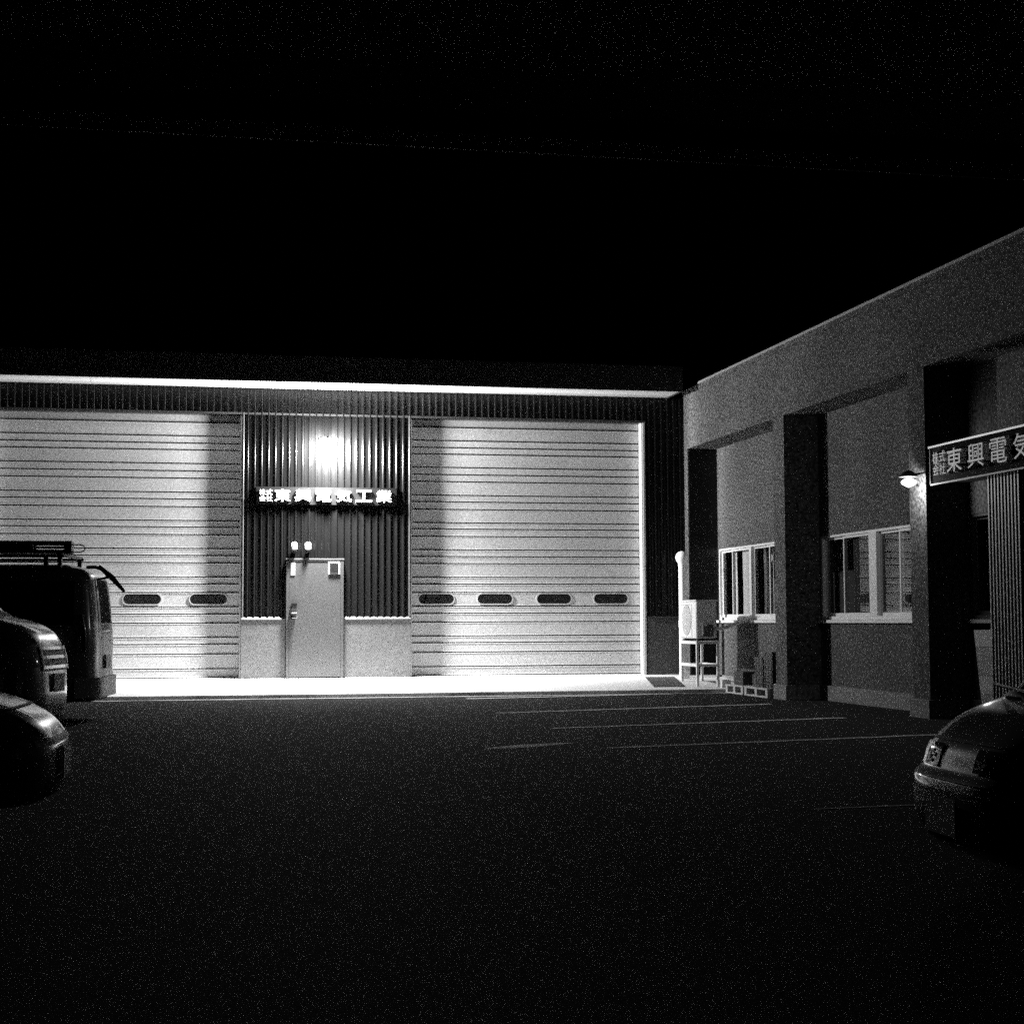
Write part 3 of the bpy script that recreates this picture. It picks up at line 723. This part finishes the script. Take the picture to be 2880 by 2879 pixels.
for s_ in (-.50, .50): BB.fpatch(s_-.02, s_+.02, .76, .98, True, off=.016).build('grille_bar', 'chrome', gr, smooth=True)
BB.fpatch(-.7, .7, .33, .43, True).build('lower_intake', 'dark', vB, smooth=True)
plate(BB, vB, .655, True)

# car C: hatchback at the left edge, front to the right
KC = [(.24, -.08, -3.66, .74), (.28, -.02, -3.74, .79), (.40, .0, -3.78, .825), (.54, -.0, -3.79, .83), (.61, -.035, -3.79, .83), (.68, -.10, -3.78, .825), (.74, -.20, -3.77, .82), (.80, -.36, -3.77, .80),
      (.86, -.58, -3.76, .785), (.925, -.92, -3.75, .76), (1.06, -1.1, -3.72, .73), (1.28, -1.5, -3.62, .67), (1.42, -1.85, -3.5, .60), (1.48, -2.2, -3.2, .48)]
def hatch(name, label, cat, loc, rz, K, paint, nn):
    B = Body(K, nn); v = thing(name, label, cat, loc, rz)
    B.body().build('body', paint, v, smooth=50)
    for s_ in (1, -1):
        B.spatch(-2.25, lambda q: -1.18-.6*q, .98, 1.35, s_).build('side_window', 'carglass', v, smooth=True)
        B.spatch(-3.25, -2.33, .98, 1.35, s_).build('side_window', 'carglass', v, smooth=True)
        for x in (-.72, -3.1): arch(B, v, x, .30, s_); wheel(v, x, s_*.835, s_, .30)
        k = L(); k.grid(lambda u_, q: (lambda zz, yy: (B.px(yy, zz, True, .006), yy, zz))(.60+.13*q+.03*u_, s_*(.50+.30*u_)), 12, 6); k.build('headlight', 'lens', v, smooth=True)
        k = L(); k.grid(lambda u_, q: (lambda zz, yy: (B.px(yy, zz, True, .005), yy, zz))(.34+.08*q, s_*(.56+.15*u_)), 8, 3); k.build('fog_light_recess', 'dark', v, smooth=True)
        k = L(); k.tube([(-1.3, s_*.74, .98), (-1.28, s_*.83, .99)], .015, 8); k.box(-1.36, -1.22, s_*.82, s_*.98, .93, 1.06); k.build('side_mirror', paint, v, bevel=.02)
    B.fpatch(-.86, .86, .97, 1.38, True).build('windscreen', 'carglass', v, smooth=True)
    B.fpatch(-.84, .84, .922, .962, True, off=.006).build('cowl', 'dark', v, smooth=True)
    B.fpatch(-.62, .62, .545, .585, True).build('grille', 'dark', v, smooth=True)
    B.fpatch(-.78, .78, .742, .750, True, off=.003).build('bonnet_gap', 'dark', v, smooth=True)
    return B, v
BC, vC = hatch('hatchback_car', 'pale hatchback at the left edge, rounded nose nearest the camera of the left row', 'car', (-.69, 9.30, 0), R(-3), KC, 'carC', 4.0)
for s_ in (1, -1):
    BC.fpatch(*sorted((s_*.62, s_*.86)), .27, .37, True, off=.012).build('fog_light', 'chrome', vC, smooth=True)
    k = L(); k.tube([(BC.px(s_*.64, .70+.2*i/12, True, .0), s_*.64, .705+.2*i/12) for i in range(13)], .011, 6); k.build('bonnet_crease', 'carC', vC, smooth=True)
BC.fpatch(-.5, .5, .25, .36, True).build('lower_intake', 'dark', vC, smooth=True); plate(BC, vC, .44)
KD = [(.15, -.14, -3.90, .70), (.21, -.05, -3.95, .78), (.34, .0, -3.98, .83), (.47, .0, -3.99, .84), (.52, -.045, -3.99, .83), (.60, -.075, -3.98, .83), (.67, -.14, -3.98, .82), (.73, -.22, -3.97, .81),
      (.77, -.30, -3.96, .79), (.80, -.39, -3.95, .78), (.83, -.48, -3.95, .77), (1.0, -.66, -3.92, .74), (1.22, -.92, -3.82, .68), (1.38, -1.2, -3.7, .61), (1.46, -1.9, -3.4, .48)]
KD = [(a*1.02, b_, c_, d_) for a, b_, c_, d_ in KD]
BD = Body(KD, 4.0)
vD = thing('compact_car', 'silver compact car on the right, front with number plate facing the open yard', 'car', (3.27, 6.64, 0), math.pi-R(3))
BD.body(110, 128).build('body', 'carD', vD, smooth=50)
for s_ in (1, -1):
    BD.spatch(-2.3, lambda q: -1.0-.5*q, .90, 1.30, s_).build('side_window', 'carglass', vD, smooth=True)
    BD.spatch(-3.4, -2.38, .90, 1.30, s_).build('side_window', 'carglass', vD, smooth=True)
    for x in (-.75, -3.2): arch(BD, vD, x, .29, s_); wheel(vD, x, s_*.845, s_, .29)
    hl = BD.fpatch(*sorted((s_*.22, s_*.90)), .535, .635, True, off=.005).build('headlight', 'lens', vD, smooth=True)
    k = L()
    for yy, zz in ((.26, .56), (.27, .60), (.24, .585), (.29, .575)):
        k.tube([(BD.px(s_*yy, zz, True, .004), s_*yy, zz), (BD.px(s_*yy, zz, True, .012), s_*yy, zz+.002)], .011, 6)
    k.build('reflector', 'chrome', hl)
    k = L(); k.tube([(-1.15, s_*.74, .88), (-1.13, s_*.83, .89)], .015, 8); k.box(-1.22, -1.08, s_*.82, s_*.96, .84, .96); k.build('side_mirror', 'carD', vD, bevel=.02)
BD.fpatch(-.88, .88, .87, 1.33, True).build('windscreen', 'carglass', vD, smooth=True)
BD.fpatch(-.86, .86, .835, .868, True, off=.008).build('cowl', 'dark', vD, smooth=True)
BD.fpatch(-.96, .96, .652, .662, True, off=.002, nu=40).build('bonnet_gap', 'dark', vD, smooth=True)
BD.fpatch(-.92, .92, .490, .528, True, off=.003, nu=40).build('grille', 'dark', vD, smooth=True)
BD.fpatch(-.80, .80, .21, .44, True, nu=40).build('lower_intake', 'dark', vD, smooth=True)
plate(BD, vD, .34)
k = L(); k.tube([(-.53, -.6, .885), (-.43, -.1, .875), (-.43, .45, .88)], .008, 6); k.build('wiper', 'dark', vD, smooth=40)

# ------------------------------------------------------------------ carport roof over the camera
t = thing('carport', 'dark carport roof overhead with a shallow edge beam', 'carport', (-7, 5.7, 0))
k = MB(); k.box(-7, XR-.1, -4, 5.72, 3.06, 3.12); k.build('ceiling', 'ceil', t)
k = MB(); k.box(-7, XR-.1, 5.721, 5.90, 2.99, 3.20); k.build('edge_beam', 'ceilbeam', t)
k = MB(); k.box(-7, XR-.1, 5.901, 5.915, 2.985, 3.22); k.build('drip_edge', 'fascia', t)
for x, y in ((-6.6, 5.4), (-6.6, -3.6), (8.5, -3.6)):
    k = MB(); k.box(x-.06, x+.06, y-.06, y+.06, 0, 3.06); k.build('post', 'trim', t)
